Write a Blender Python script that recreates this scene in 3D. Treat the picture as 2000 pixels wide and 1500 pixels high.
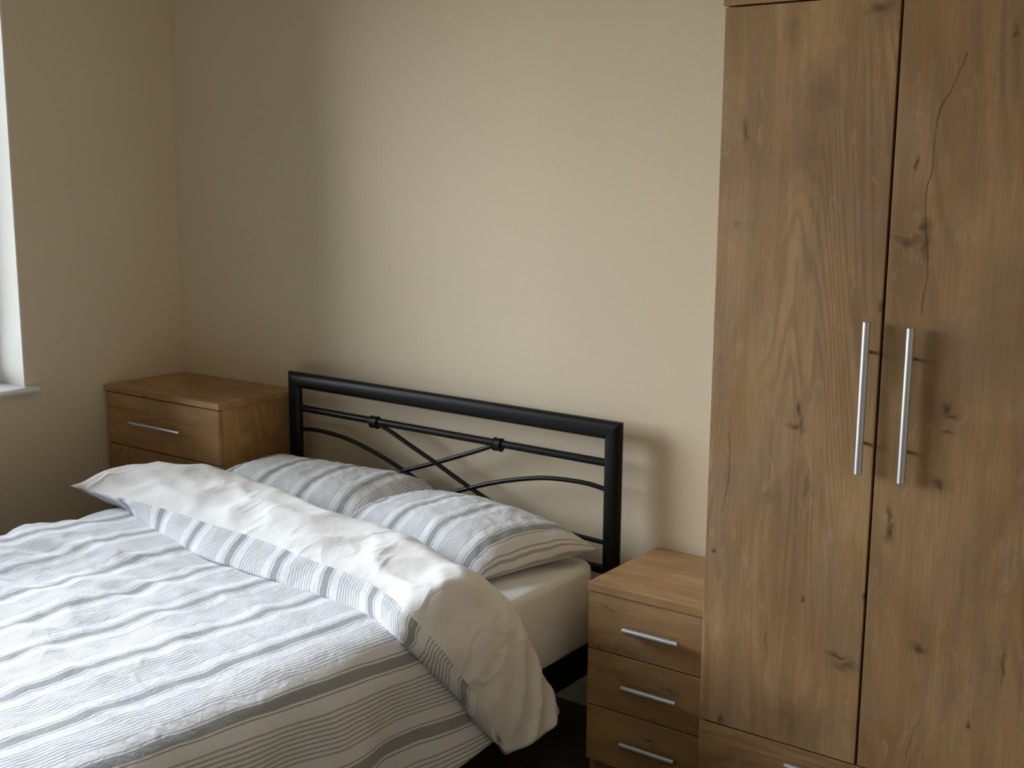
import bpy, bmesh, math, random
from mathutils import Vector, Matrix, noise

random.seed(7)
for o in list(bpy.data.objects):
    bpy.data.objects.remove(o, do_unlink=True)
SC = bpy.context.scene
COL = SC.collection
R = math.radians

# ------------------------------------------------------------------ camera
cam_d = bpy.data.cameras.new('camera')
cam = bpy.data.objects.new('camera', cam_d)
COL.objects.link(cam)
SC.camera = cam
yaw, pitch, roll = R(35.9273), R(-10.0201), R(0.4321)
fwd = Vector((-math.sin(yaw) * math.cos(pitch), math.cos(yaw) * math.cos(pitch), math.sin(pitch)))
rgt = Vector((math.cos(yaw), math.sin(yaw), 0))
upv = rgt.cross(fwd)
r2 = rgt * math.cos(roll) + upv * math.sin(roll)
u2 = upv * math.cos(roll) - rgt * math.sin(roll)
M = Matrix((r2, u2, -fwd)).transposed().to_4x4()
M.translation = Vector((3.8817, -3.0804, 1.6933))
cam.matrix_world = M
cam_d.sensor_width = 36.0
cam_d.lens = 2319.73 / 2000 * 36.0
cam_d.clip_start = 0.02

# ------------------------------------------------------------------ sky, daylight, exposure
wd = bpy.data.worlds.new('overcast_sky')
SC.world = wd
wd.use_nodes = True
wn = wd.node_tree
wn.nodes.clear()
w_out = wn.nodes.new('ShaderNodeOutputWorld')
w_bg = wn.nodes.new('ShaderNodeBackground')
w_tc = wn.nodes.new('ShaderNodeTexCoord')
w_sep = wn.nodes.new('ShaderNodeSeparateXYZ')
w_ramp = wn.nodes.new('ShaderNodeValToRGB')
w_map = wn.nodes.new('ShaderNodeMapRange')
w_map.inputs[1].default_value = -1.0
wn.links.new(w_tc.outputs['Generated'], w_sep.inputs[0])
wn.links.new(w_sep.outputs['Z'], w_map.inputs[0])
wn.links.new(w_map.outputs[0], w_ramp.inputs[0])
e = w_ramp.color_ramp.elements
e[0].position = 0.47
e[0].color = (0.33, 0.33, 0.29, 1)
e[1].position = 0.53
e[1].color = (0.88, 0.95, 1.03, 1)
w_bg.inputs['Strength'].default_value = 7.5
wn.links.new(w_ramp.outputs[0], w_bg.inputs['Color'])
wn.links.new(w_bg.outputs[0], w_out.inputs['Surface'])

WY0, WY1, WZ0, WZ1 = -3.10, -0.703, 0.928, 2.40      # window opening in the left wall
pl = bpy.data.lights.new('window_left_offscreen', 'AREA')
pl.shape = 'RECTANGLE'
pl.size = WZ1 - WZ0
pl.size_y = WY1 - WY0
pl.cycles.is_portal = True
po = bpy.data.objects.new('window_left_offscreen', pl)
COL.objects.link(po)
po.location = (-0.24, (WY0 + WY1) / 2, (WZ0 + WZ1) / 2)
po.rotation_euler = (0, R(-90), 0)

XR, YF = 5.0, -4.4                                    # room extent

SC.view_settings.view_transform = 'Standard'
SC.view_settings.look = 'None'
SC.view_settings.gamma = 1.0
SC.view_settings.use_curve_mapping = False
SC.view_settings.exposure = 1.48
SC.cycles.use_denoising = True
SC.cycles.caustics_reflective = False
SC.cycles.caustics_refractive = False
SC.cycles.max_bounces = 12
SC.cycles.diffuse_bounces = 8
SC.cycles.sample_clamp_indirect = 8.0


# ------------------------------------------------------------------ node helpers
class NT:
    def __init__(self, name):
        self.m = bpy.data.materials.new(name)
        self.m.use_nodes = True
        self.t = self.m.node_tree
        self.b = self.t.nodes['Principled BSDF']

    def n(self, typ, **kw):
        nd = self.t.nodes.new(typ)
        for k, v in kw.items():
            setattr(nd, k, v)
        return nd

    def put(self, sock, val):
        if hasattr(val, 'is_output'):
            self.t.links.new(val, sock)
        else:
            sock.default_value = val

    def math(self, op, a, b=0.0, c=None, clamp=False):
        nd = self.n('ShaderNodeMath', operation=op, use_clamp=clamp)
        self.put(nd.inputs[0], a)
        self.put(nd.inputs[1], b)
        if c is not None:
            self.put(nd.inputs[2], c)
        return nd.outputs[0]

    def vec(self, op, a, b):
        nd = self.n('ShaderNodeVectorMath', operation=op)
        self.put(nd.inputs[0], a)
        self.put(nd.inputs[1], b)
        return nd.outputs['Value'] if op in ('DOT_PRODUCT', 'LENGTH', 'DISTANCE') else nd.outputs[0]

    def noise(self, v, scale=1.0, detail=2.0, rough=0.5, dist=0.0):
        nd = self.n('ShaderNodeTexNoise')
        self.put(nd.inputs['Vector'], v)
        nd.inputs['Scale'].default_value = scale
        nd.inputs['Detail'].default_value = detail
        nd.inputs['Roughness'].default_value = rough
        nd.inputs['Distortion'].default_value = dist
        return nd.outputs['Fac']

    def mix(self, f, a, b, blend='MIX'):
        nd = self.n('ShaderNodeMix', data_type='RGBA', blend_type=blend)
        self.put(nd.inputs[0], f)
        self.put(nd.inputs[6], a)
        self.put(nd.inputs[7], b)
        return nd.outputs[2]

    def rng(self, v, a, b, c=0.0, d=1.0, smooth=False):
        nd = self.n('ShaderNodeMapRange')
        if smooth:
            nd.interpolation_type = 'SMOOTHSTEP'
        self.put(nd.inputs[0], v)
        for i, x in enumerate((a, b, c, d)):
            nd.inputs[i + 1].default_value = x
        return nd.outputs[0]

    def coords(self, out='Object'):
        return self.n('ShaderNodeTexCoord').outputs[out]

    def bump(self, h, strength, dist):
        nd = self.n('ShaderNodeBump')
        nd.inputs['Strength'].default_value = strength
        nd.inputs['Distance'].default_value = dist
        self.put(nd.inputs['Height'], h)
        self.t.links.new(nd.outputs[0], self.b.inputs['Normal'])

    def fin(self, col, rough=0.5, **kw):
        self.put(self.b.inputs['Base Color'], col)
        self.put(self.b.inputs['Roughness'], rough)
        for k, v in kw.items():
            self.put(self.b.inputs[k.replace('_', ' ')], v)
        return self.m


def plain(name, col, rough=0.5, **kw):
    return NT(name).fin((*col, 1), rough, **kw)


def wall_paint(name, col):
    t = NT(name)
    c = t.coords()
    a = t.noise(c, 90, 4, 0.6)
    b = t.noise(c, 1.3, 2)
    dark = tuple(x * 0.965 for x in col)
    cc = t.mix(t.rng(b, 0.35, 0.65), (*col, 1), (*dark, 1))
    t.bump(a, 0.12, 0.0015)
    return t.fin(cc, 0.85)


def wood(name, grain='Z', seed=0.0, knots=(), crack=None, tint=1.0, face='XZ', warm=0.0):
    """oak-look laminate: grain runs along one local axis"""
    t = NT(name)
    c = t.coords()
    # irregular edge for knots and cracks
    sep = t.n('ShaderNodeSeparateXYZ')
    t.put(sep.inputs[0], c)
    ox, oy, oz = sep.outputs
    rnd = t.n('ShaderNodeObjectInfo').outputs['Random']
    off = t.math('MULTIPLY_ADD', rnd, 37.0, seed)
    along, across, dep = {'Z': (oz, ox, oy), 'X': (ox, oz if face == 'XZ' else oy, oy if face == 'XZ' else oz),
                          'Y': (oy, ox, oz)}[grain]
    if knots or crack:
        off = seed

    def field(sa, sg, sd=3.0):
        cb = t.n('ShaderNodeCombineXYZ')
        t.put(cb.inputs[0], t.math('MULTIPLY', across, sa))
        t.put(cb.inputs[1], t.math('MULTIPLY', along, sg))
        t.put(cb.inputs[2], t.math('ADD', t.math('MULTIPLY', dep, sd), off))
        return cb.outputs[0]

    kn = None
    smear = None
    wob = t.n('ShaderNodeTexNoise')
    t.put(wob.inputs['Vector'], c)
    wob.inputs['Scale'].default_value = 28.0
    wob.inputs['Detail'].default_value = 3.0
    wv = t.vec('MULTIPLY', t.vec('SUBTRACT', wob.outputs['Color'], (0.5, 0.5, 0.5)), (0.03, 0.0, 0.05))
    cw = t.vec('ADD', c, wv)
    for (kx, kz, rx, rz, dark, soft) in knots:
        d = t.vec('MULTIPLY', t.vec('SUBTRACT', cw, (kx, 0.0, kz)), (1 / rx, 0.0, 1 / rz))
        g = t.math('POWER', 2.718, t.math('MULTIPLY', t.vec('DOT_PRODUCT', d, d), -1.0))
        gd = t.math('MULTIPLY', g, dark)
        if soft:
            smear = gd if smear is None else t.math('MAXIMUM', smear, gd)
        else:
            kn = gd if kn is None else t.math('MAXIMUM', kn, gd)
    ring_src = t.noise(field(3.2, 0.42), 1.0, 3.0, 0.45, 0.6)
    if kn is not None:
        ring_src = t.math('ADD', ring_src, t.math('MULTIPLY', kn, 0.08))
    ring = t.math('SINE', t.math('MULTIPLY', ring_src, 250.0))
    ring = t.rng(ring, -0.3, 1.0, 0, 1, True)
    ring_amt = t.rng(t.noise(field(4.0, 0.8), 1.3, 1), 0.40, 0.62, 0.12, 1.0, True)
    fibre = t.noise(field(210.0, 5.0, 40), 1.0, 3.0, 0.6)
    streak = t.noise(field(26.0, 2.2, 8), 1.0, 2.0, 0.5, 0.5)
    mott = t.noise(field(30.0, 9.0, 8), 1.0, 3.0, 0.6, 0.8)
    tone = t.noise(field(6.5, 2.6), 1.0, 3.0, 0.55, 0.7)
    grey = t.noise(field(4.6, 2.8), 1.35, 2.0, 0.5, 0.6)

    L = (0.490 * tint, 0.308 * tint, 0.145 * tint, 1)
    D = (0.325 * tint, 0.192 * tint, 0.082 * tint, 1)
    G = (0.330 * tint, 0.228 * tint, 0.150 * tint, 1)
    L, D, G = [(c_[0] * (1 + 0.10 * warm), c_[1] * (1 - 0.02 * warm), c_[2] * (1 - 0.28 * warm), 1) for c_ in (L, D, G)]
    col = t.mix(t.rng(tone, 0.34, 0.66), D, L)
    col = t.mix(t.rng(mott, 0.4, 0.7, 0.22, 0.0), col, D)
    col = t.mix(t.rng(grey, 0.5, 0.72, 0, 0.6), col, G)
    col = t.mix(t.rng(streak, 0.34, 0.60, 0.34, 0.0), col, (0.20 * tint, 0.120 * tint, 0.06 * tint, 1))
    col = t.mix(t.math('MULTIPLY', t.math('MULTIPLY', ring, ring_amt), 0.40), col, (0.185, 0.105, 0.052, 1))
    col = t.mix(t.rng(fibre, 0.38, 0.60, 0.24, 0.0), col, (0.17, 0.10, 0.05, 1))
    # pale medullary flecks
    fl = t.noise(field(30.0, 12.0, 5), 1.0, 2.0, 0.5, 1.4)
    col = t.mix(t.rng(fl, 0.60, 0.72, 0.0, 0.26), col, (0.52, 0.37, 0.24, 1))
    if smear is not None:
        rip = t.rng(t.noise(field(14, 60, 1), 1.0, 2), 0.35, 0.65, 0.55, 1.0)
        col = t.mix(t.math('MULTIPLY', smear, rip), col, (0.15, 0.098, 0.066, 1))
    if kn is not None:
        col = t.mix(t.math('MULTIPLY', kn, 1.0, clamp=True), col, (0.075, 0.042, 0.022, 1))
    if crack:
        for (pts, z0, z1, x0, x1, width, amt) in crack:
            fc = t.n('ShaderNodeFloatCurve')
            t.put(fc.inputs['Value'], t.rng(along, z0, z1))
            cu = fc.mapping.curves[0]
            while len(cu.points) < len(pts):
                cu.points.new(0.5, 0.5)
            for p, (a, b) in zip(cu.points, pts):
                p.location = (a, b)
            fc.mapping.update()
            xx = t.rng(fc.outputs[0], 0, 1, x0, x1)
            csep = t.n('ShaderNodeSeparateXYZ')
            t.put(csep.inputs[0], t.vec('ADD', c, t.vec('MULTIPLY', wv, (0.35, 0, 0))))
            cx = csep.outputs[0] if grain == 'Z' else csep.outputs[2]
            dd = t.math('ABSOLUTE', t.math('SUBTRACT', cx, xx))
            wvar = t.math('MULTIPLY', t.rng(t.noise(field(1, 9, 0), 1.0, 2), 0.35, 0.7, 0.25, 1.0), width)
            f = t.math('SUBTRACT', 1.0, t.math('DIVIDE', dd, wvar), clamp=True)
            inz = t.math('MULTIPLY', t.math('GREATER_THAN', along, min(z0, z1)), t.math('LESS_THAN', along, max(z0, z1)))
            f = t.math('MULTIPLY', t.math('MULTIPLY', f, inz), amt)
            col = t.mix(f, col, (0.07, 0.04, 0.024, 1))
    t.bump(t.math('ADD', t.math('MULTIPLY', fibre, 0.6), streak), 0.10, 0.0008)
    return t.fin(col, t.rng(streak, 0.3, 0.7, 0.46, 0.40), Specular_IOR_Level=0.42)


def striped_cotton(name, period=0.198, phase=0.0):
    t = NT(name)
    uv = t.n('ShaderNodeUVMap').outputs[0]
    sp = t.n('ShaderNodeSeparateXYZ')
    t.put(sp.inputs[0], uv)
    wob = t.noise(uv, 5.0, 2)
    u = t.math('ADD', sp.outputs[0], t.math('MULTIPLY', t.math('SUBTRACT', wob, 0.5), 0.010))
    u = t.math('ADD', u, phase + 20 * period)
    m = t.math('MODULO', u, period)
    d = t.math('ABSOLUTE', t.math('SUBTRACT', m, period / 2))         # distance from the broad bar's middle
    E_ = 0.0006
    bar = t.rng(d, 0.0135 - E_, 0.0135 + E_, 1, 0)
    thin = t.rng(t.math('ABSOLUTE', t.math('SUBTRACT', d, 0.0205)), 0.0012, 0.0022, 1, 0)
    d2 = t.math('SUBTRACT', period / 2, d)                             # distance from the middle of the pinstripe block
    pin = t.math('ABSOLUTE', t.math('SUBTRACT', t.math('FRACT', t.math('ADD', t.math('DIVIDE', d2, 0.0108), 0.5)), 0.5))
    pin = t.rng(pin, 0.15, 0.25, 1, 0)
    pin = t.math('MULTIPLY', pin, t.math('LESS_THAN', d2, 0.0475))
    allm = t.math('MAXIMUM', t.math('MAXIMUM', bar, thin), t.math('MULTIPLY', pin, 0.80))
    weave = t.noise(uv, 700, 1)
    white = t.mix(t.noise(uv, 9, 3), (0.765, 0.79, 0.845, 1), (0.805, 0.825, 0.875, 1))
    grey = t.mix(weave, (0.265, 0.285, 0.305, 1), (0.33, 0.35, 0.37, 1))
    col = t.mix(t.math('MULTIPLY', allm, 0.92), white, grey)
    o = t.coords()
    crease = t.noise(o, 38, 4, 0.62, 0.5)
    line = t.math('SUBTRACT', 1.0, t.math('MULTIPLY', t.math('ABSOLUTE', t.math('SUBTRACT', t.noise(t.vec('MULTIPLY', o, (2.6, 6.0, 3.0)), 1.0, 2, 0.5, 0.15), 0.5)), 26.0), clamp=True)
    line = t.math('MULTIPLY', line, t.rng(t.noise(o, 4.0, 2), 0.48, 0.62))
    crease = t.math('ADD', crease, t.math('MULTIPLY', line, 0.42))
    t.bump(t.math('ADD', t.math('MULTIPLY', crease, 1.0), t.math('MULTIPLY', weave, 0.05)), 0.55, 0.006)
    return t.fin(col, 0.92, Sheen_Weight=0.15)


def white_cotton(name, col=(0.80, 0.80, 0.785), amt=0.35, crease_scale=24):
    t = NT(name)
    o = t.coords()
    cr = t.noise(o, crease_scale, 4, 0.6, 0.6)
    rd = t.math('SUBTRACT', 1.0, t.math('ABSOLUTE', t.math('MULTIPLY_ADD', t.noise(o, crease_scale * 0.33, 3, 0.5, 0.4), 4.0, -2.0)), clamp=True)
    ln = t.math('SUBTRACT', 1.0, t.math('MULTIPLY', t.math('ABSOLUTE', t.math('SUBTRACT', t.noise(t.vec('MULTIPLY', o, (5.5, 3.2, 4.0)), 1.0, 2, 0.5, 0.3), 0.5)), 18.0), clamp=True)
    ln = t.math('MULTIPLY', ln, t.rng(t.noise(o, 3.0, 1), 0.42, 0.58))
    h = t.math('ADD', t.math('ADD', t.math('MULTIPLY', rd, 0.5), t.math('MULTIPLY', cr, 0.8)), t.math('MULTIPLY', ln, 0.8))
    t.bump(h, amt, 0.006)
    c = t.mix(t.noise(o, 7, 2), (*col, 1), (*(x * 0.97 for x in col), 1))
    return t.fin(c, 0.92, Sheen_Weight=0.15)


def floor_wood(name):
    t = NT(name)
    c = t.coords()
    rnd = t.n('ShaderNodeObjectInfo').outputs['Random']
    sc = t.vec('MULTIPLY', c, (2.0, 60.0, 1.0))
    cb = t.n('ShaderNodeCombineXYZ')
    t.put(cb.inputs[2], t.math('MULTIPLY', rnd, 40))
    f = t.noise(t.vec('ADD', sc, cb.outputs[0]), 1.0, 4, 0.6)
    col = t.mix(f, (0.040, 0.028, 0.017, 1), (0.095, 0.066, 0.040, 1))
    col = t.mix(t.math('MULTIPLY', rnd, 0.4), col, (0.04, 0.028, 0.02, 1))
    t.bump(f, 0.1, 0.001)
    return t.fin(col, 0.42)


M_WALL = wall_paint('cream_wall_paint', (0.70, 0.605, 0.452))
M_CEIL = wall_paint('white_ceiling_paint', (0.80, 0.79, 0.76))
M_JAMB = wall_paint('white_reveal_paint', (0.78, 0.775, 0.73))
M_GLOSS = plain('white_gloss_paint', (0.78, 0.785, 0.79), 0.3)
M_UPVC = plain('white_upvc', (0.82, 0.83, 0.83), 0.3)
M_BLACK = NT('black_powder_coat')
_n = M_BLACK.noise(M_BLACK.coords(), 400, 2)
M_BLACK.bump(_n, 0.05, 0.0005)
M_BLACK = M_BLACK.fin((0.0045, 0.0050, 0.0045, 1), 0.36, Specular_IOR_Level=0.22)
M_STEEL = NT('brushed_steel')
_n = M_STEEL.noise(M_STEEL.vec('MULTIPLY', M_STEEL.coords(), (300, 300, 300)), 1, 2)
M_STEEL = M_STEEL.fin((0.56, 0.57, 0.59, 1), M_STEEL.rng(_n, 0.3, 0.7, 0.38, 0.48), Metallic=0.9)
M_STRIPE = striped_cotton('striped_cotton')
M_LINING = white_cotton('white_cotton_lining', (0.83, 0.835, 0.84), 0.62, 14)
M_SHEET = white_cotton('white_fitted_sheet', (0.80, 0.81, 0.82), 0.16, 9)
M_FLOOR = floor_wood('dark_laminate')
M_SUB = plain('floor_underlay', (0.02, 0.016, 0.012), 0.8)
M_INSIDE = plain('oak_carcass_inside', (0.38, 0.24, 0.12), 0.6)


# ------------------------------------------------------------------ object helpers
def link(o, parent=None):
    COL.objects.link(o)
    if parent is not None:
        o.parent = parent
    return o


def tag(o, label, cat, group=None):
    o['label'] = label
    o['category'] = cat
    if group:
        o['group'] = group
    return o


def thing(name, loc, label, cat, group=None):
    o = bpy.data.objects.new(name, None)
    o.empty_display_size = 0.1
    o.location = loc
    link(o)
    return tag(o, label, cat, group)


def from_bm(name, bm, mat, parent=None, loc=(0, 0, 0), smooth=False):
    me = bpy.data.meshes.new(name)
    bmesh.ops.recalc_face_normals(bm, faces=bm.faces)
    bm.to_mesh(me)
    bm.free()
    if mat:
        me.materials.append(mat)
    if smooth:
        me.polygons.foreach_set('use_smooth', [True] * len(me.polygons))
    o = bpy.data.objects.new(name, me)
    o.location = loc
    return link(o, parent)


def add_box(bm, a, b, bevel=0.0, seg=1):
    r = bmesh.ops.create_cube(bm, size=1.0)
    vs = r['verts']
    for v in vs:
        v.co = Vector(((a[i] + b[i]) / 2 + v.co[i] * (b[i] - a[i]) for i in range(3)))
    if bevel:
        es = list({e for v in vs for e in v.link_edges})
        bmesh.ops.bevel(bm, geom=es, offset=bevel, segments=seg, affect='EDGES', profile=0.5)


def box(name, a, b, mat, parent=None, bevel=0.0012, seg=1):
    """box whose own origin sits at corner a (coordinates are the parent's)"""
    bm = bmesh.new()
    add_box(bm, (0, 0, 0), tuple(b[i] - a[i] for i in range(3)), bevel, seg)
    return from_bm(name, bm, mat, parent, a)


def catmull(pts, n):
    """n points per span through pts (tuples of any length)"""
    out = []
    P = [pts[0]] + list(pts) + [pts[-1]]
    k = len(pts[0])
    for i in range(1, len(P) - 2):
        p0, p1, p2, p3 = P[i - 1], P[i], P[i + 1], P[i + 2]
        for j in range(n):
            s = j / n
            out.append(tuple(0.5 * (2 * p1[c] + (p2[c] - p0[c]) * s + (2 * p0[c] - 5 * p1[c] + 4 * p2[c] - p3[c]) * s * s
                                    + (3 * p1[c] - p0[c] - 3 * p2[c] + p3[c]) * s ** 3) for c in range(k)))
    out.append(tuple(pts[-1]))
    return out


def add_tube(bm, path, ra, rb=None, n=12, up=Vector((0, 1, 0)), power=1.0, miter=None):
    """sweep an ellipse (ra in the plane across `up`, rb along `up`) along path"""
    rb = rb or ra
    path = [Vector(p) for p in path]
    rings = []
    for i, p in enumerate(path):
        d = (path[min(i + 1, len(path) - 1)] - path[max(i - 1, 0)]).normalized()
        side = d.cross(up).normalized()
        uu = side.cross(d).normalized()
        sh = 0.0
        ring = []
        for k in range(n):
            a = 2 * math.pi * k / n
            c, s = math.cos(a), math.sin(a)
            c = math.copysign(abs(c) ** power, c)
            s = math.copysign(abs(s) ** power, s)
            q = p + side * (c * ra) + uu * (s * rb)
            if miter and i in miter:
                q += d * (miter[i] * c * ra)
            ring.append(bm.verts.new(q))
        rings.append(ring)
    for a, b in zip(rings[:-1], rings[1:]):
        for k in range(n):
            bm.faces.new((a[k], a[(k + 1) % n], b[(k + 1) % n], b[k]))
    bm.faces.new(rings[0][::-1])
    bm.faces.new(rings[-1])


def tube(name, path, r, mat, parent, rb=None, n=14, up=Vector((0, 1, 0)), power=1.0, miter=None):
    bm = bmesh.new()
    add_tube(bm, path, r, rb, n, up, power, miter)
    o = from_bm(name, bm, mat, parent, smooth=True)
    o.data.set_sharp_from_angle(angle=R(40))
    return o


def grid_obj(name, rows, uvs, mat, parent=None, flip=False):
    nr, nc = len(rows), len(rows[0])
    vs = [tuple(p) for r in rows for p in r]
    fs = []
    for i in range(nr - 1):
        for j in range(nc - 1):
            q = (i * nc + j, i * nc + j + 1, (i + 1) * nc + j + 1, (i + 1) * nc + j)
            fs.append(q[::-1] if flip else q)
    me = bpy.data.meshes.new(name)
    me.from_pydata(vs, [], fs)
    uvl = me.uv_layers.new(name='UVMap')
    fl = [uvs[i // nc][i % nc] for i in range(nr * nc)]
    for lp in me.loops:
        uvl.data[lp.index].uv = fl[lp.vertex_index]
    me.polygons.foreach_set('use_smooth', [True] * len(me.polygons))
    me.materials.append(mat)
    o = bpy.data.objects.new(name, me)
    return link(o, parent)


def nz(x, y, z=0.0):
    return noise.noise(Vector((x, y, z)))


def ridge(x, y, z=0.0):
    return 1.0 - min(1.0, abs(nz(x, y, z)) * 2.6)


# ------------------------------------------------------------------ room shell
ZC = 2.75
T = 0.30


def struct(o):
    o['kind'] = 'structure'
    return o


fl = struct(box('floor', (-0.1, YF - 0.1, -0.10), (XR + 0.1, 0.1, -0.0165), M_SUB, None, 0))
# laminate planks along x, laid in staggered rows
PW, PLN = 0.192, 1.28
pm = None
row = 0
y = -0.006
while y > YF + 0.01:
    y0 = max(y - PW, YF)
    off = (row * 0.43) % PLN
    x = 0.006 - off
    while x < XR:
        x0, x1 = max(x, 0.006), min(x + PLN, XR - 0.006)
        if x1 - x0 > 0.05:
            full = abs((x1 - x0) - PLN) < 1e-6 and abs((y - y0) - PW) < 1e-6
            if full and pm:
                o = bpy.data.objects.new('plank', pm)
                o.location = (x0 + 0.1, y0 - (YF - 0.1), -0.0165 + 0.10)
                link(o, fl)
            else:
                o = box('plank', (x0 + 0.1, y0 - (YF - 0.1), 0.0835), (x1 - 0.0012 + 0.1, y - 0.0012 - (YF - 0.1), 0.10), M_FLOOR, fl, 0.0012)
                if full:
                    pm = o.data
        x += PLN
    y -= PW
    row += 1

struct(box('ceiling', (-T, YF - T, ZC), (XR + T, T, ZC + 0.1), M_CEIL, None, 0))
struct(box('wall_back', (-T, 0, -0.1), (XR + T, T, ZC), M_WALL, None, 0))
struct(box('wall_right', (XR, YF, -0.1), (XR + T, 0, ZC), M_WALL, None, 0))
struct(box('wall_front', (-T, YF - T, -0.1), (XR + T, YF, ZC), M_WALL, None, 0))
bm = bmesh.new()
add_box(bm, (-T, YF, -0.1), (0, WY0, ZC))
add_box(bm, (-T, WY1, -0.1), (0, 0, ZC))
add_box(bm, (-T, WY0, -0.1), (0, WY1, WZ0 - 0.025))
add_box(bm, (-T, WY0, WZ1), (0, WY1, ZC))
struct(from_bm('wall_left', bm, M_WALL))
# plastered white lining of the window reveal
bm = bmesh.new()
add_box(bm, (-0.21, WY1 - 0.006, WZ0), (0.0005, WY1, WZ1), 0.0)
add_box(bm, (-0.21, WY0, WZ0), (0.0005, WY0 + 0.006, WZ1), 0.0)
add_box(bm, (-0.21, WY0, WZ1 - 0.006), (0.0005, WY1, WZ1), 0.0)
struct(from_bm('trim_1', bm, M_JAMB))

win = bpy.data.objects.new('window_1', None)
win.location = (0, (WY0 + WY1) / 2, WZ0)
link(win)
win['kind'] = 'structure'
hy, hz = (WY1 - WY0) / 2, WZ1 - WZ0
box('window_frame', (-0.27, -hy, 0), (-0.21, hy, 0.06), M_UPVC, win, 0.004)
box('window_frame', (-0.27, -hy, hz - 0.06), (-0.21, hy, hz), M_UPVC, win, 0.004)
for a, b in ((-hy, -hy + 0.06), (-0.035, 0.035), (hy - 0.06, hy)):
    box('window_frame', (-0.27, a, 0.06), (-0.21, b, hz - 0.06), M_UPVC, win, 0.004)
g = NT('window_glass')
tr = g.n('ShaderNodeBsdfTransparent')
gl = g.n('ShaderNodeBsdfGlossy')
gl.inputs['Roughness'].default_value = 0.02
fr = g.n('ShaderNodeFresnel')
fr.inputs['IOR'].default_value = 1.45
mx = g.n('ShaderNodeMixShader')
g.put(mx.inputs[0], fr.outputs[0])
g.put(mx.inputs[1], tr.outputs[0])
g.put(mx.inputs[2], gl.outputs[0])
g.put(g.t.nodes['Material Output'].inputs[0], mx.outputs[0])
for a, b in ((-hy + 0.06, -0.035), (0.035, hy - 0.06)):
    box('pane', (-0.242, a, 0.06), (-0.238, b, hz - 0.06), g.m, win, 0)
# sill board with a rounded nose and a short horn past the opening
bm = bmesh.new()
add_box(bm, (-0.21, -hy, -0.024), (0.0, hy, 0.0))
bmesh.ops.translate(bm, verts=bm.verts, vec=(0, 0, 0))
nose = [(-0.002, -0.024), (0.022, -0.024), (0.030, -0.019), (0.034, -0.012), (0.030, -0.004), (0.022, 0.0), (-0.002, 0.0)]
ya, yb = -hy - 0.036, hy + 0.036
ra = [bm.verts.new((px, ya, pz)) for px, pz in nose]
rb_ = [bm.verts.new((px, yb, pz)) for px, pz in nose]
for i in range(len(nose)):
    j = (i + 1) % len(nose)
    bm.faces.new((ra[i], ra[j], rb_[j], rb_[i]))
bm.faces.new(ra[::-1])
bm.faces.new(rb_)
from_bm('window_sill', bm, M_GLOSS, win)


def skirting(name, p0, p1, inward):
    prof = [(0.0, 0.0), (0.016, 0.0), (0.016, 0.082), (0.013, 0.086), (0.013, 0.093), (0.010, 0.100), (0.006, 0.114), (0.0, 0.118)]
    bm = bmesh.new()
    A = [bm.verts.new((p0[0] + inward[0] * a, p0[1] + inward[1] * a, b)) for a, b in prof]
    B = [bm.verts.new((p1[0] + inward[0] * a, p1[1] + inward[1] * a, b)) for a, b in prof]
    for i in range(len(prof)):
        j = (i + 1) % len(prof)
        bm.faces.new((A[i], A[j], B[j], B[i]))
    bm.faces.new(A[::-1])
    bm.faces.new(B)
    return struct(from_bm(name, bm, M_GLOSS))


skirting('baseboard_back', (0.0, 0.0), (XR, 0.0), (0, -1))
skirting('baseboard_left', (0.0, 0.0), (0.0, YF), (1, 0))
skirting('baseboard_right', (XR, 0.0), (XR, YF), (-1, 0))
skirting('baseboard_front', (0.0, YF), (XR, YF), (0, 1))


# ------------------------------------------------------------------ handles
def bar_handle(parent, p0, p1, stand, r=0.006, wall_y=0.0):
    """round bar pull between p0 and p1 with two stand-offs back to the panel (+y)"""
    p0, p1 = Vector(p0), Vector(p1)
    d = (p1 - p0).normalized()
    bm = bmesh.new()
    upx = Vector((0, 1, 0))
    ch = 0.0012
    bmp = [p0, p0 + d * ch, p1 - d * ch, p1]
    n = 16
    rings = []
    side = d.cross(upx).normalized()
    for i, p in enumerate(bmp):
        rr = r - (ch if i in (0, 3) else 0)
        rings.append([bm.verts.new(p + side * (math.cos(2 * math.pi * k / n) * rr) + upx * (math.sin(2 * math.pi * k / n) * rr)) for k in range(n)])
    for a, b in zip(rings[:-1], rings[1:]):
        for k in range(n):
            bm.faces.new((a[k], a[(k + 1) % n], b[(k + 1) % n], b[k]))
    bm.faces.new(rings[0][::-1])
    bm.faces.new(rings[-1])
    L = (p1 - p0).length
    for s in (0.2, 0.8):
        q = p0 + d * (L * s)
        add_tube(bm, [q, q + Vector((0, stand + 0.001, 0))], 0.0038, None, 10, d)
    o = from_bm('handle', bm, M_STEEL, parent, smooth=True)
    o.data.set_sharp_from_angle(angle=R(40))
    return o


# ------------------------------------------------------------------ chest of drawers in the corner
W_H = wood('oak_laminate_horizontal', 'X', 3.1)
W_TOP = wood('oak_laminate_top', 'X', 8.4, face='XY')
W_V = wood('oak_laminate_side', 'Z', 5.7)
W_VY = wood('oak_laminate_side_panel', 'Z', 1.9)


def carcass_side(name, a, b, mat, parent):
    return box(name, a, b, mat, parent, 0.0008)


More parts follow.
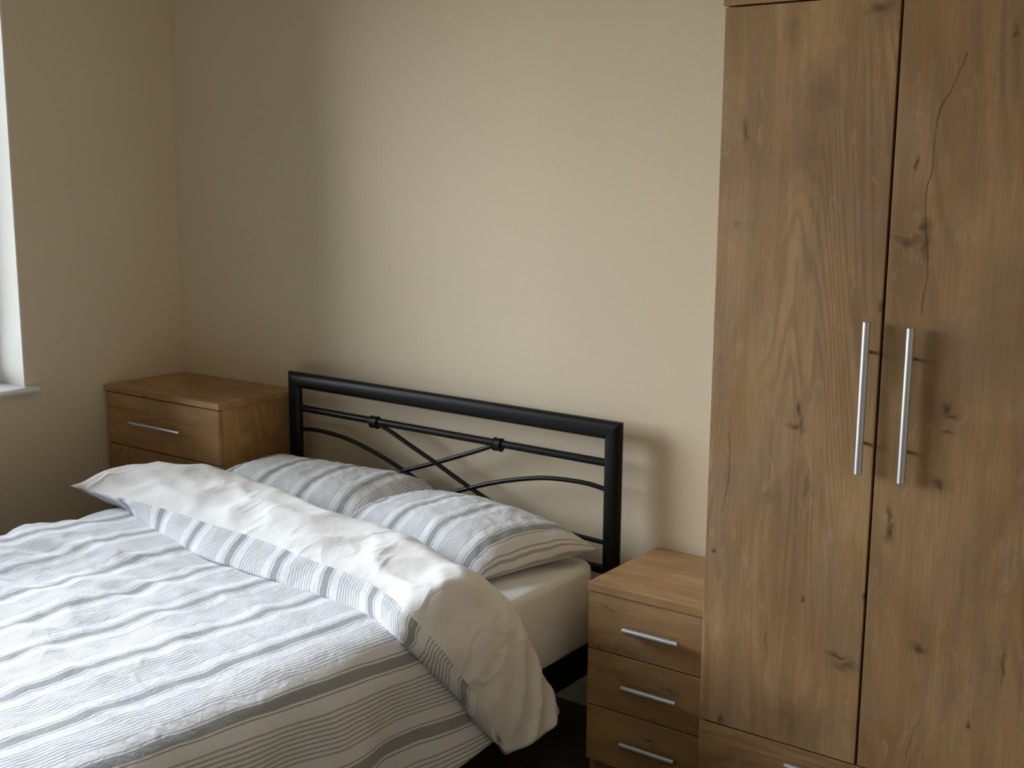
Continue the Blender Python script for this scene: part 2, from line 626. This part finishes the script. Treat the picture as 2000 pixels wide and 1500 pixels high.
ch = thing('chest_of_drawers', (0.018, 0, 0), 'oak-effect chest of drawers standing in the corner beside the headboard', 'chest')
CW, CD, CH = 0.645, 0.386, 0.893
W_CH = wood('golden_oak_laminate_front', 'X', 3.1, warm=0.65)
W_CT = wood('golden_oak_laminate_top', 'X', 8.4, face='XY', warm=0.65)
W_CV = wood('golden_oak_laminate_side', 'Z', 1.9, warm=0.8)
W_CD1 = wood('golden_oak_laminate_cracked_front', 'X', 12.3, warm=0.65, crack=[
    ([(0, .72), (.18, .74), (.3, .6), (.42, .45), (.5, .44), (.62, .62), (.8, .66), (1, .6)], 0.0, 0.50, 0.075, 0.16, 0.004, 0.75)],
    knots=[(0.24, 0.137, 0.006, 0.004, 0.9, 0), (0.30, 0.03, 0.05, 0.02, 0.3, 1)])
box('top', (-0.012, -CD, CH - 0.022), (CW, -0.002, CH), W_CT, ch, 0.0012)
carcass_side('side_panel', (0.0, -CD + 0.022, 0), (0.016, -0.004, CH - 0.022), W_CV, ch)
carcass_side('side_panel', (CW - 0.020, -CD + 0.022, 0), (CW - 0.004, -0.004, CH - 0.022), W_CV, ch)
box('back_panel', (0.016, -0.010, 0.05), (CW - 0.020, -0.004, CH - 0.022), M_INSIDE, ch, 0)
box('carcass', (0.0162, -CD + 0.10, 0.06), (CW - 0.0202, -0.0102, CH - 0.0222), M_INSIDE, ch, 0)
box('plinth', (0.016, -CD + 0.05, 0.0), (CW - 0.020, -CD + 0.066, 0.06), W_CH, ch, 0.0008)
zt = CH - 0.022 - 0.004
dh = 0.1995
for k in range(4):
    z1 = zt - k * dh
    z0 = z1 - dh + 0.004
    d = box('drawer', (0.002, -CD + 0.003, z0), (CW - 0.005, -CD + 0.021, z1), W_CD1 if k == 0 else W_CH, ch, 0.001)
    bar_handle(d, (0.162, -0.026, (z1 - z0) * 0.50), (0.452, -0.026, (z1 - z0) * 0.50), 0.026, 0.0062)

# ------------------------------------------------------------------ bedside cabinet
ns = thing('bedside_cabinet', (2.209, 0, 0), 'small oak-effect bedside cabinet with three drawers against the wardrobe', 'nightstand')
NW, ND, NH = 0.420, 0.407, 0.584
W_N1 = wood('oak_laminate_streaked_front', 'X', 21.7, knots=[(0.06, 0.125, 0.02, 0.004, 0.7, 0), (0.10, 0.012, 0.12, 0.016, 0.75, 1), (0.30, 0.02, 0.10, 0.02, 0.55, 1), (0.035, 0.008, 0.006, 0.004, 0.8, 0)])
W_N2 = wood('oak_laminate_plain_front', 'X', 27.7, knots=[(0.26, 0.10, 0.04, 0.004, 0.6, 0), (0.21, 0.006, 0.007, 0.006, 0.8, 0)])
W_N3 = wood('oak_laminate_knotted_front', 'X', 33.2, knots=[(0.20, 0.115, 0.018, 0.006, 0.8, 0), (0.21, 0.10, 0.008, 0.006, 0.6, 0)])
W_NT = wood('oak_laminate_cabinet_top', 'X', 40.1, face='XY')
box('top', (0.0, -ND, NH - 0.025), (NW, -0.018, NH), W_NT, ns, 0.0012)
carcass_side('side_panel', (0.004, -ND + 0.022, 0), (0.020, -0.018, NH - 0.025), W_VY, ns)
carcass_side('side_panel', (NW - 0.020, -ND + 0.022, 0), (NW - 0.004, -0.018, NH - 0.025), W_VY, ns)
box('carcass', (0.0202, -ND + 0.10, 0.06), (NW - 0.0202, -0.0182, NH - 0.0252), M_INSIDE, ns, 0)
box('plinth', (0.020, -ND + 0.05, 0.0), (NW - 0.020, -ND + 0.066, 0.06), W_H, ns, 0.0008)
zt = NH - 0.025 - 0.0025
dh = 0.1668
for k, m in enumerate((W_N1, W_N2, W_N3)):
    z1 = zt - k * dh
    z0 = z1 - dh + 0.0035
    d = box('drawer', (0.0025, -ND + 0.003, z0), (NW - 0.0025, -ND + 0.021, z1), m, ns, 0.001)
    bar_handle(d, (0.124, -0.023, (z1 - z0) * 0.51), (0.293, -0.023, (z1 - z0) * 0.51), 0.022, 0.0090)

# ------------------------------------------------------------------ wardrobe
wr = thing('wardrobe', (2.633, 0, 0), 'tall two-door oak-effect wardrobe with long steel bar handles', 'wardrobe')
WW, WD_, WH = 0.806, 0.55, 2.105
DZ0, DZ1 = 0.3575, 2.0655
kl = [(0.060, 1.432, 0.005, 0.024, 0.9, 0), (0.050, 1.227, 0.010, 0.010, 0.40, 0),
      (0.243, 1.510, 0.045, 0.060, 0.62, 1), (0.205, 1.390, 0.045, 0.060, 0.42, 1), (0.165, 1.648, 0.010, 0.07, 0.5, 1),
      (0.355, 1.682, 0.030, 0.012, 0.7, 0), (0.360, 1.660, 0.04, 0.03, 0.4, 1),
      (0.394, 1.060, 0.010, 0.022, 0.8, 0), (0.220, 0.816, 0.006, 0.012, 0.9, 0), (0.213, 0.772, 0.012, 0.008, 0.75, 0),
      (0.226, 0.780, 0.004, 0.030, 0.75, 0), (0.225, 0.80, 0.05, 0.20, 0.25, 1),
      (0.150, 0.595, 0.035, 0.022, 0.45, 1), (0.248, 0.638, 0.006, 0.04, 0.4, 0), (0.256, 0.368, 0.005, 0.009, 0.9, 0),
      (0.396, 0.406, 0.006, 0.008, 0.9, 0), (0.345, 0.252, 0.026, 0.005, 0.85, 0), (0.362, 0.232, 0.028, 0.012, 0.65, 0),
      (0.166, 0.246, 0.006, 0.045, 0.5, 0), (0.233, 0.070, 0.055, 0.05, 0.65, 1), (0.062, 0.014, 0.008, 0.014, 0.9, 0),
      (0.024, 0.441, 0.005, 0.007, 0.9, 0)]
kr = [(0.046, 1.364, 0.005, 0.012, 0.9, 0), (0.071, 1.237, 0.012, 0.014, 0.85, 0), (0.040, 1.204, 0.030, 0.012, 0.65, 0),
      (0.077, 1.195, 0.010, 0.035, 0.7, 0), (0.144, 0.856, 0.008, 0.014, 0.85, 0), (0.156, 0.838, 0.012, 0.006, 0.75, 0),
      (0.130, 0.845, 0.03, 0.04, 0.35, 1), (0.148, 0.802, 0.012, 0.006, 0.7, 0), (0.137, 0.686, 0.014, 0.008, 0.75, 0),
      (0.041, 0.564, 0.010, 0.018, 0.9, 0), (0.037, 0.600, 0.005, 0.035, 0.75, 0), (0.121, 0.314, 0.014, 0.010, 0.85, 0),
      (0.235, 0.164, 0.004, 0.010, 0.9, 0), (0.298, 0.321, 0.004, 0.04, 0.7, 0), (0.273, 0.30, 0.05, 0.12, 0.40, 1),
      (0.290, 1.05, 0.06, 0.16, 0.45, 1), (0.20, 0.50, 0.03, 0.20, 0.25, 1), (0.090, 1.40, 0.02, 0.05, 0.35, 1),
      (0.224, 1.62, 0.006, 0.012, 0.8, 0)]
W_DL = wood('oak_laminate_door_smudged', 'Z', 51.0, knots=kl, crack=[
    ([(0, .2), (.35, .42), (.65, .5), (1, .35)], 0.54, 0.74, 0.03, 0.08, 0.0035, 0.7)])
W_DR = wood('oak_laminate_door_cracked', 'Z', 63.0, knots=kr, crack=[
    ([(0, .2), (.03, .21), (.19, .30), (.35, .175), (.486, .14), (.565, .24), (.74, .29), (.873, .625), (1, .93)], 1.05, 1.585, 0.06, 0.14, 0.0045, 0.85),
    ([(0, 0), (.5, .35), (.85, .6), (1, 1)], 0.03, 0.145, 0.105, 0.135, 0.0035, 0.7)])
W_WD = wood('oak_laminate_wardrobe_drawer', 'X', 71.0, knots=[(0.13, 0.21, 0.12, 0.012, 0.6, 1), (0.06, 0.20, 0.05, 0.012, 0.5, 1)])
box('top_panel', (-0.004, -WD_ + 0.0, DZ1 + 0.004), (WW + 0.004, -0.018, WH), W_TOP, wr, 0.001)
carcass_side('side_panel', (0.0, -WD_ + 0.020, 0), (0.018, -0.018, DZ1 + 0.004), W_VY, wr)
carcass_side('side_panel', (WW - 0.018, -WD_ + 0.020, 0), (WW, -0.018, DZ1 + 0.004), W_VY, wr)
box('carcass', (0.0182, -WD_ + 0.12, 0.06), (WW - 0.0182, -0.0182, DZ1 + 0.0038), M_INSIDE, wr, 0)
box('plinth', (0.018, -WD_ + 0.045, 0.0), (WW - 0.018, -WD_ + 0.061, 0.07), W_H, wr, 0.0008)
GX = 0.4015
dl = box('door', (0.001, -WD_, DZ0), (GX - 0.0032, -WD_ + 0.018, DZ1), W_DL, wr, 0.001)
dr = box('door', (GX + 0.0032, -WD_, DZ0), (WW - 0.001, -WD_ + 0.018, DZ1), W_DR, wr, 0.001)
bar_handle(dl, (0.3735, -0.023, 0.690), (0.3735, -0.023, 1.0285), 0.023, 0.0084)
bar_handle(dr, (0.4665 - GX, -0.023, 0.684), (0.4665 - GX, -0.023, 1.0225), 0.023, 0.0084)
wdw = box('drawer', (0.001, -WD_, 0.07), (WW - 0.001, -WD_ + 0.018, DZ0 - 0.004), W_WD, wr, 0.001)
bar_handle(wdw, (0.241, -0.028, 0.2465), (0.564, -0.028, 0.2465), 0.028, 0.0080)

# ------------------------------------------------------------------ bed
bed = thing('bed_frame', (1.406, -0.078, 0), 'black metal double bed frame with curved bars in its headboard', 'bed')
BX = 1.406


def hb(x, z, y=0.0):            # headboard leans a hair out of level, as in the photo
    return (x - BX, y, z - 0.008 * (x - BX))


# posts and top rail: one oval tube section, mitred at the corners
zc = 0.972 - 0.029
xl, xr = 0.697 + 0.029, 2.115 - 0.029
PWR = 0.82
tube('post', [hb(xl, 0.0), hb(xl, 0.5), hb(xl, zc)], 0.029, M_BLACK, bed, 0.018, 24, power=PWR, miter={2: 1.0})
tube('post', [hb(xr, 0.0), hb(xr, 0.5), hb(xr, zc)], 0.029, M_BLACK, bed, 0.018, 24, power=PWR, miter={2: -1.0})
tube('top_rail', [hb(xl, zc), hb(BX, zc), hb(xr, zc)], 0.029, M_BLACK, bed, 0.018, 24, power=PWR, miter={0: -1.0, 2: 1.0})
tube('middle_rail', [hb(xl + 0.01, 0.840), hb(xr - 0.01, 0.840)], 0.0125, M_BLACK, bed)
tube('bottom_rail', [hb(xl + 0.01, 0.503), hb(xr - 0.01, 0.503)], 0.0145, M_BLACK, bed)
ca = [(0, .758), (.085, .766), (.225, .757), (.36, .727), (.47, .693), (.59, .648), (.70, .606), (.86, .548), (1.0, .503)]
A_ = [(xl + 0.02 + a, b) for a, b in ca]
D_ = [(xr - 0.02 - a, b) for a, b in ca]
B_ = [(1.124, .836), (1.194, .814), (1.291, .775), (1.394, .735), (1.509, .687), (1.60, .652), (1.70, .625), (1.90, .597), (xr - 0.02, .590)]
C_ = [(1.648, .836), (1.554, .797), (1.402, .738), (1.274, .692), (1.19, .663), (1.09, .632), (.90, .602), (xl + 0.02, .590)]
for pts, dy in ((A_, 0.004), (D_, -0.004), (B_, -0.004), (C_, 0.004)):
    tube('curved_bar', [hb(a, b, dy) for a, b in catmull(pts, 6)], 0.0075, M_BLACK, bed, n=12)
for x in (1.118, 1.653):
    bm = bmesh.new()
    add_tube(bm, [hb(x - 0.013, 0.836), hb(x - 0.012, 0.836), hb(x + 0.012, 0.836), hb(x + 0.013, 0.836)], 0.021, 0.017, 18)
    add_tube(bm, [hb(x - 0.015, 0.836), hb(x - 0.011, 0.836)], 0.0225, 0.0185, 18)
    add_tube(bm, [hb(x + 0.011, 0.836), hb(x + 0.015, 0.836)], 0.0225, 0.0185, 18)
    o = from_bm('collar', bm, M_BLACK, bed, smooth=True)
    o.data.set_sharp_from_angle(angle=R(40))
FOOT = -1.965
for s, x in ((-1, 0.735), (1, 2.058)):
    bm = bmesh.new()
    x0, x1 = (x - 0.004 - BX, x + 0.022 - BX) if s > 0 else (x - 0.022 - BX, x + 0.004 - BX)
    add_box(bm, (x0, FOOT, 0.218), (x1, -0.012, 0.292), 0.003, 2)
    add_box(bm, (min(x0, x1 - 0.04), FOOT, 0.212), (max(x1, x0 + 0.04), -0.012, 0.219), 0.001)
    from_bm('side_rail', bm, M_BLACK, bed)
box('foot_rail', (0.715 - BX, FOOT - 0.03, 0.212), (2.08 - BX, FOOT, 0.292), M_BLACK, bed, 0.003)
for x in (0.742, 2.052):
    tube('leg', [(x - BX, FOOT - 0.015, 0.0), (x - BX, FOOT - 0.015, 0.30)], 0.022, M_BLACK, bed)
for k in range(12):
    yy = -0.14 - k * 0.158
    box('slat', (0.74 - BX, yy - 0.035, 0.268), (2.055 - BX, yy + 0.035, 0.284), W_H, bed, 0.002)

# ------------------------------------------------------------------ mattress with its fitted sheet
MX0, MX1, MY0, MY1, MZ0, MZ1 = 0.738, 2.072, -2.035, -0.125, 0.284, 0.540
bm = bmesh.new()
add_box(bm, (MX0, MY0, MZ0), (MX1, MY1, MZ1))
es = [e for e in bm.edges if abs(e.verts[0].co.z - e.verts[1].co.z) > 0.1]
bmesh.ops.bevel(bm, geom=es, offset=0.065, segments=8, affect='EDGES', profile=0.5)
es = [e for e in bm.edges if abs(e.verts[0].co.z - MZ1) < 1e-5 and abs(e.verts[1].co.z - MZ1) < 1e-5]
bmesh.ops.bevel(bm, geom=es, offset=0.022, segments=5, affect='EDGES', profile=0.5)
es = [e for e in bm.edges if abs(e.verts[0].co.z - MZ0) < 1e-5 and abs(e.verts[1].co.z - MZ0) < 1e-5]
bmesh.ops.bevel(bm, geom=es, offset=0.022, segments=4, affect='EDGES', profile=0.5)
for ax, a0, a1, n in ((1, MY0, MY1, 60), (2, MZ0 + 0.022, MZ1 - 0.022, 10), (0, MX0, MX1, 34)):
    for i in range(1, n):
        co = Vector((0, 0, 0))
        no = Vector((0, 0, 0))
        co[ax] = a0 + (a1 - a0) * i / n
        no[ax] = 1
        bmesh.ops.bisect_plane(bm, geom=bm.verts[:] + bm.edges[:] + bm.faces[:], plane_co=co, plane_no=no)
for v in bm.verts:
    x, y, z = v.co
    side = 1.0 if (x > MX1 - 0.002 or x < MX0 + 0.002) else 0.0
    h = (z - MZ0) / (MZ1 - MZ0)
    if side:
        sag = 0.010 * math.sin(math.pi * h) + 0.006 * ridge(y * 7 + z * 11, z * 5) * (1 - h) ** 1.5
        v.co.x += sag if x > 1 else -sag
    elif z > MZ1 - 0.001:
        v.co.z += 0.003 * nz(x * 6, y * 6) + 0.0025 * ridge(x * 4 + y * 2, y * 9, 4)
mt = from_bm('mattress', bm, M_SHEET, None, smooth=True)
tag(mt, 'thick mattress in a white fitted sheet on the black bed frame', 'mattress')


# ------------------------------------------------------------------ pillows
def pillow(name, cx, cy, cz, rot, hx, hy_, thick, label, seed, tilt=0.0, mat=M_STRIPE, uoff=0.0, ymax=-0.105, skew=0.0, taper=(1.0, 1.0), lift=(0.0, 0.0)):
    N, K = 72, 44
    top, bot, uvt = [], [], []
    cr, sr = math.cos(rot), math.sin(rot)
    for side in (1, -1):
        rows = []
        for i in range(N + 1):
            a = -1 + 2 * i / N
            rr = []
            for j in range(K + 1):
                b = -1 + 2 * j / K
                # outline pulled in between the corners
                ex = 1 - 0.055 * (1 - b * b)
                ey = 1 - 0.060 * (1 - a * a)
                px, py = a * hx * ex, b * hy_ * ey
                px += skew * py
                prof = (max(0.0, 1 - abs(a) ** 3.6) ** 0.52) * (max(0.0, 1 - abs(b) ** 2.8) ** 0.56)
                sa = min(1.0, max(0.0, -a)) ** 1.5
                sb = min(1.0, max(0.0, a)) ** 1.5
                t = thick * prof * (1 - (1 - taper[0]) * sa) * (1 - (1 - taper[1]) * sb)
                if side > 0:
                    z = t * 0.80
                    edge = (1 - prof)
                    z += 0.008 * nz(a * 3 + seed, b * 2.2, seed) * (prof ** 0.5)
                    z += 0.011 * edge * prof * ridge(a * 5 + seed, b * 4, 2 + seed)
                    z += 0.004 * ridge(a * 8 + b * 3, b * 5 - a * 2, 5 + seed) * prof ** 0.4
                else:
                    z = -t * 0.20
                z += tilt * py + lift[0] * sa + lift[1] * sb
                wx, wy = cx + px * cr - py * sr, cy + px * sr + py * cr
                wy = min(wy, ymax + 0.0)
                zz = cz + z
                rr.append((wx, wy, zz))
            rows.append(rr)
        (top if side > 0 else bot).extend(rows)
    nr, nc = N + 1, K + 1
    idx = {}
    vs, fs, uv = [], [], []
    for side, rows in ((0, top), (1, bot)):
        for i in range(nr):
            for j in range(nc):
                border = i in (0, N) or j in (0, K)
                if side and border:
                    idx[(1, i, j)] = idx[(0, i, j)]
                    continue
                idx[(side, i, j)] = len(vs)
                vs.append(rows[i][j])
                uv.append((uoff + (-1 + 2 * i / N) * hx * 1.10, j / K * 2 * hy_))
        for i in range(nr - 1):
            for j in range(nc - 1):
                q = (idx[(side, i, j)], idx[(side, i + 1, j)], idx[(side, i + 1, j + 1)], idx[(side, i, j + 1)])
                fs.append(q if side == 0 else q[::-1])
    me = bpy.data.meshes.new(name)
    me.from_pydata([(v[0] - cx, v[1] - cy, v[2] - cz) for v in vs], [], fs)
    ul = me.uv_layers.new(name='UVMap')
    for lp in me.loops:
        ul.data[lp.index].uv = uv[lp.vertex_index]
    me.polygons.foreach_set('use_smooth', [True] * len(me.polygons))
    me.materials.append(mat)
    o = bpy.data.objects.new(name, me)
    o.location = (cx, cy, cz)
    link(o)
    return tag(o, label, 'pillow')


pillow('pillow', 1.057, -0.300, 0.572, R(9), 0.400, 0.205, 0.168, 'striped pillow lying on the chest of drawers side of the mattress', 1.3, tilt=0.10, uoff=0.03, taper=(0.95, 0.92), lift=(0.035, 0.012), skew=0.2)
pillow('pillow', 1.634, -0.300, 0.574, R(-8), 0.385, 0.205, 0.148, 'striped pillow lying on the bedside cabinet side of the mattress', 6.1, tilt=0.05, uoff=-0.048, skew=0.22, taper=(0.62, 1.0), lift=(0.012, 0.0))

# ------------------------------------------------------------------ duvet
dv = thing('duvet', (1.40, -1.35, 0.55), 'white duvet with grey stripes spread over the bed, head end turned back', 'duvet')
DO = Vector((1.40, -1.35, 0.55))
PH = 0.0
right = [(1.40, .596), (1.70, .597), (1.92, .598), (2.01, .593), (2.07, .570), (2.105, .52), (2.122, .44), (2.135, .34), (2.142, .235)]
left = [(1.40, .596), (1.10, .600), (0.85, .608), (0.70, .612), (0.62, .604), (0.555, .575), (0.515, .51), (0.49, .42), (0.475, .28)]


def resample(poly, n):
    pts = catmull(poly, 20)
    s = [0.0]
    for a, b in zip(pts[:-1], pts[1:]):
        s.append(s[-1] + math.dist(a, b))
    out = []
    k = 0
    for i in range(n + 1):
        d = s[-1] * i / n
        while k < len(s) - 2 and s[k + 1] < d:
            k += 1
        f = (d - s[k]) / max(1e-9, s[k + 1] - s[k])
        out.append((pts[k][0] + (pts[k + 1][0] - pts[k][0]) * f, pts[k][1] + (pts[k + 1][1] - pts[k][1]) * f, d))
    return out


NU = 110
Rp, Lp = resample(right, NU), resample(left, NU)
prof = [(x, z, 1.40 - d) for x, z, d in Lp[::-1]] + [(x, z, 1.40 + d) for x, z, d in Rp[1:]]
NV = 190
YA, YB = -2.16, -0.735
rows, uvs = [], []
for i in range(NV + 1):
    y = YA + (YB - YA) * i / NV
    rr, ur = [], []
    for k, (x, z, u) in enumerate(prof):
        x0, z0, _ = prof[max(k - 1, 0)]
        x1, z1, _ = prof[min(k + 1, len(prof) - 1)]
        t = Vector((x1 - x0, z1 - z0)).normalized()
        nx, nz_ = -t.y, t.x
        if nz_ < 0 and 0.6 < x < 2.0:
            nx, nz_ = -nx, -nz_
        lf = min(1.0, max(0.0, (1.9 - x) / 1.0))                 # the window side is more rumpled
        w = 0.012 * nz(u * 2.2, y * 2.6, 3.0) + (0.005 + 0.014 * lf) * nz(u * 3.6, y * 8.5, 9.0)
        w += (0.004 + 0.012 * lf) * (ridge(u * 2.0 + y * 1.2, y * 6.5 - u * 1.0, 1.0) - 0.5)
        w += (0.003 + 0.003 * lf) * nz(u * 12, y * 17, 5.0)
        w += 0.004 * lf * ridge(u * 9 - y * 6, y * 12 + u * 3, 6.0)
        drop = max(0.0, (u - 2.06))
        w += min(drop, 0.35) * 0.10 * math.sin(y * 15 + 2.2 * math.sin(y * 4.0)) * 0.9
        near = min(1.0, max(0.0, (YB - 0.12 - y) / 0.25))
        w *= 0.25 + 0.75 * near
        hem = 0.0
        if u > 2.30:
            hem = (u - 2.30) * (0.25 * nz(y * 3.0, 1.7) - 0.22 * min(1.0, max(0.0, (-0.80 - y) / 0.3)))
        px, pz = x + nx * w, z + nz_ * w + hem
        du = 0.010 * nz(u * 1.3, y * 1.8, 12.0)
        rr.append(Vector((px, y, pz)) - DO)
        ur.append((u + du + 0.05 - 0.09 * (y + 1.9) / 0.95, y))
    rows.append(rr)
    uvs.append(ur)
dm = grid_obj('striped_cover', rows, uvs, M_STRIPE, dv)
sm = dm.modifiers.new('loft', 'SOLIDIFY')
sm.thickness = 0.034
sm.offset = -1.0

# turned-back head end: cross sections from the pillow side (H) over the crest (T) to the seam (S) and down to the cover (C)
xs_top = [.53, .66, .8, .95, 1.1, 1.25, 1.4, 1.55, 1.7, 1.85, 1.97, 2.05]
Ty = [-.672, -.514, -.473, -.478, -.522, -.565, -.604, -.582, -.610, -.663, -.704, -.729]
Tz = [.699, .697, .694, .691, .688, .685, .682, .679, .676, .673, .671, .664]
Sy = [-.829, -.821, -.813, -.811, -.820, -.823, -.834, -.856, -.871, -.900, -.944, -.982]
Sz = [.659, .657, .655, .653, .650, .648, .645, .643, .640, .638, .636, .630]
Cy = [-.771, -.780, -.834, -.879, -.916, -.945, -.951, -.957, -.963, -.974, -1.003, -1.037]
Cz = [.605, .604, .603, .602, .601, .600, .599, .598, .597, .596, .595, .590]
st = []                                        # each: (fabric u, H, T, S, C)
st.append((0.47, (.50, -.66, .670), (.488, -.72, .676), (.488, -.866, .674), (.497, -.850, .668)))
for i, x in enumerate(xs_top):
    tl = (x + (-0.02 if i == 0 else 0), Ty[i], Tz[i])
    hdy = 0.05 if x < 1.5 else 0.10
    H = (x, min(Ty[i] + hdy, -0.40), 0.635 if i == 0 else 0.600)
    st.append((x, H, tl, (x, Sy[i], Sz[i]), (x, Cy[i], Cz[i])))
side_T = [(2.10, -.626, .56), (2.12, -.585, .48), (2.13, -.548, .40), (2.135, -.502, .32), (2.14, -.466, .25), (2.14, -.437, .19)]
side_S = [(2.14, -.967, .56), (2.165, -.920, .48), (2.175, -.864, .40), (2.18, -.813, .32), (2.175, -.763, .25), (2.17, -.720, .19)]
side_C = [(2.09, -1.025, .56), (2.125, -.966, .48), (2.145, -.900, .40), (2.155, -.846, .32), (2.16, -.782, .25), (2.16, -.714, .19)]
uu = 2.05
prev = (2.05, -.98, .630)
for a, b, c in zip(side_T, side_S, side_C):
    uu += math.hypot(b[0] - prev[0], b[2] - prev[2])
    prev = b
    st.append((uu, (2.085, a[1] + 0.012, a[2]), a, b, c))
st.append((uu + 0.02, (2.10, -.450, .196), (2.118, -.450, .186), (2.135, -.700, .178), (2.125, -.700, .190)))
st.append((uu + 0.03, (2.09, -.455, .23), (2.095, -.455, .22), (2.10, -.690, .22), (2.09, -.690, .23)))


def lerp3(a, b, f):
    return tuple(a[i] + (b[i] - a[i]) * f for i in range(3))


ctrl = []
for k, (u, H, Tt, S, C) in enumerate(st):
    side = 1 if k > len(xs_top) else 0
    endc = k == 0 or k >= len(st) - 2
    o1 = (0.030, 0, 0.0) if side else (0, 0, 0.020)
    if k == len(xs_top):
        o1 = (0.030, 0, 0.016)
    if endc:
        o1 = (0, 0, 0)
    m1 = tuple(p + q * 0.9 for p, q in zip(lerp3(Tt, S, .33), o1))
    m2 = tuple(p + q * 0.9 for p, q in zip(lerp3(Tt, S, .70), o1))
    b = lerp3(S, C, .5)
    ob = (0.008, -0.010, 0.0) if side else (0, -0.012, 0.004)
    if not endc:
        b = tuple(p + q for p, q in zip(b, ob))
    under = (C[0] - (0.05 if side else 0), C[1] + (0.03 if side else 0.05), C[2] - (0 if side else 0.02))
    if endc:
        under = C
    ctrl.append([(u,) + tuple(q) for q in (H, Tt, m1, m2, S, b, C, under)])
SP = 7                                         # rows between control sections
CPN = 8                                        # columns between control points
lines = [catmull([c[j] for c in ctrl], SP) for j in range(8)]
nst = len(lines[0])
white_rows, white_uv, band_rows, band_uv = [], [], [], []
for i in range(nst):
    sec = catmull([lines[j][i] for j in range(8)], CPN)
    white_rows.append([])
    white_uv.append([])
    band_rows.append([])
    band_uv.append([])
    for k, (u, x, y, z) in enumerate(sec):
        p = Vector((x, y, z))
        e_in = min(1.0, i / 10.0, (nst - 1 - i) / 12.0)
        tpar = k / (len(sec) - 1)
        if k <= 4 * CPN:
            w = 0.012 * nz(u * 4.0, y * 5.0, 21.0) + 0.012 * (ridge(u * 3.2 - y * 3.0, y * 4.0 + u, 22.0) - 0.4)
            w += 0.011 * (ridge(u * 5 + y * 5, y * 5 - u * 2, 25.0) ** 2 - 0.3)
            w += 0.003 * nz(u * 15, y * 18, 23.0)
            w *= e_in * min(1.0, 0.35 + abs(k - 4 * CPN) / CPN * 0.8)
            if u > 2.1:
                w *= 0.6
                fold = math.sin((y + 0.55 * (u - 2.1)) * 26.0 + 1.0 + 1.5 * nz(u * 5, y * 4, 2.0))
                w += 0.015 * (1 - abs(fold) ** 0.7 * 1.6) * min(1.0, (u - 2.1) * 4) * math.sin(math.pi * min(1, k / (4 * CPN)))
        else:
            w = (0.006 * nz(u * 7, 4.0, 31.0) + 0.004 * nz(u * 17, y * 9, 32.0)) * e_in * (1 if k < 6 * CPN else 0.2)
        if k == 4 * CPN:
            w = 0.35 * (0.010 * nz(u * 4.0, y * 5.0, 21.0) + 0.003 * nz(u * 30, 0, 3)) * e_in
        nrm = Vector((0.8, -0.3, 0.35)) if u > 2.15 else (Vector((0, -0.25, 1)) if u < 2.0 else Vector((0.4, -0.25, 0.7)))
        p = p + nrm.normalized() * w
        q = p - DO
        if k <= 4 * CPN:
            white_rows[-1].append(q)
            white_uv[-1].append((u, y))
        if k >= 4 * CPN:
            band_rows[-1].append(q)
            fr_ = min(1.0, (k - 4 * CPN) / (2 * CPN))
            band_uv[-1].append((u - 0.065 * fr_ + 0.006 * nz(u * 5, k * 0.1, 40.0), -y - tpar))
lin = grid_obj('turned_back_lining', white_rows, white_uv, M_LINING, dv, flip=True)
lin['label'] = 'plain white lining of the turned-back duvet end'
bnd = grid_obj('turned_back_border', band_rows, band_uv, M_STRIPE, dv, flip=True)
bnd['label'] = 'grey striped border along the turned-back duvet edge'
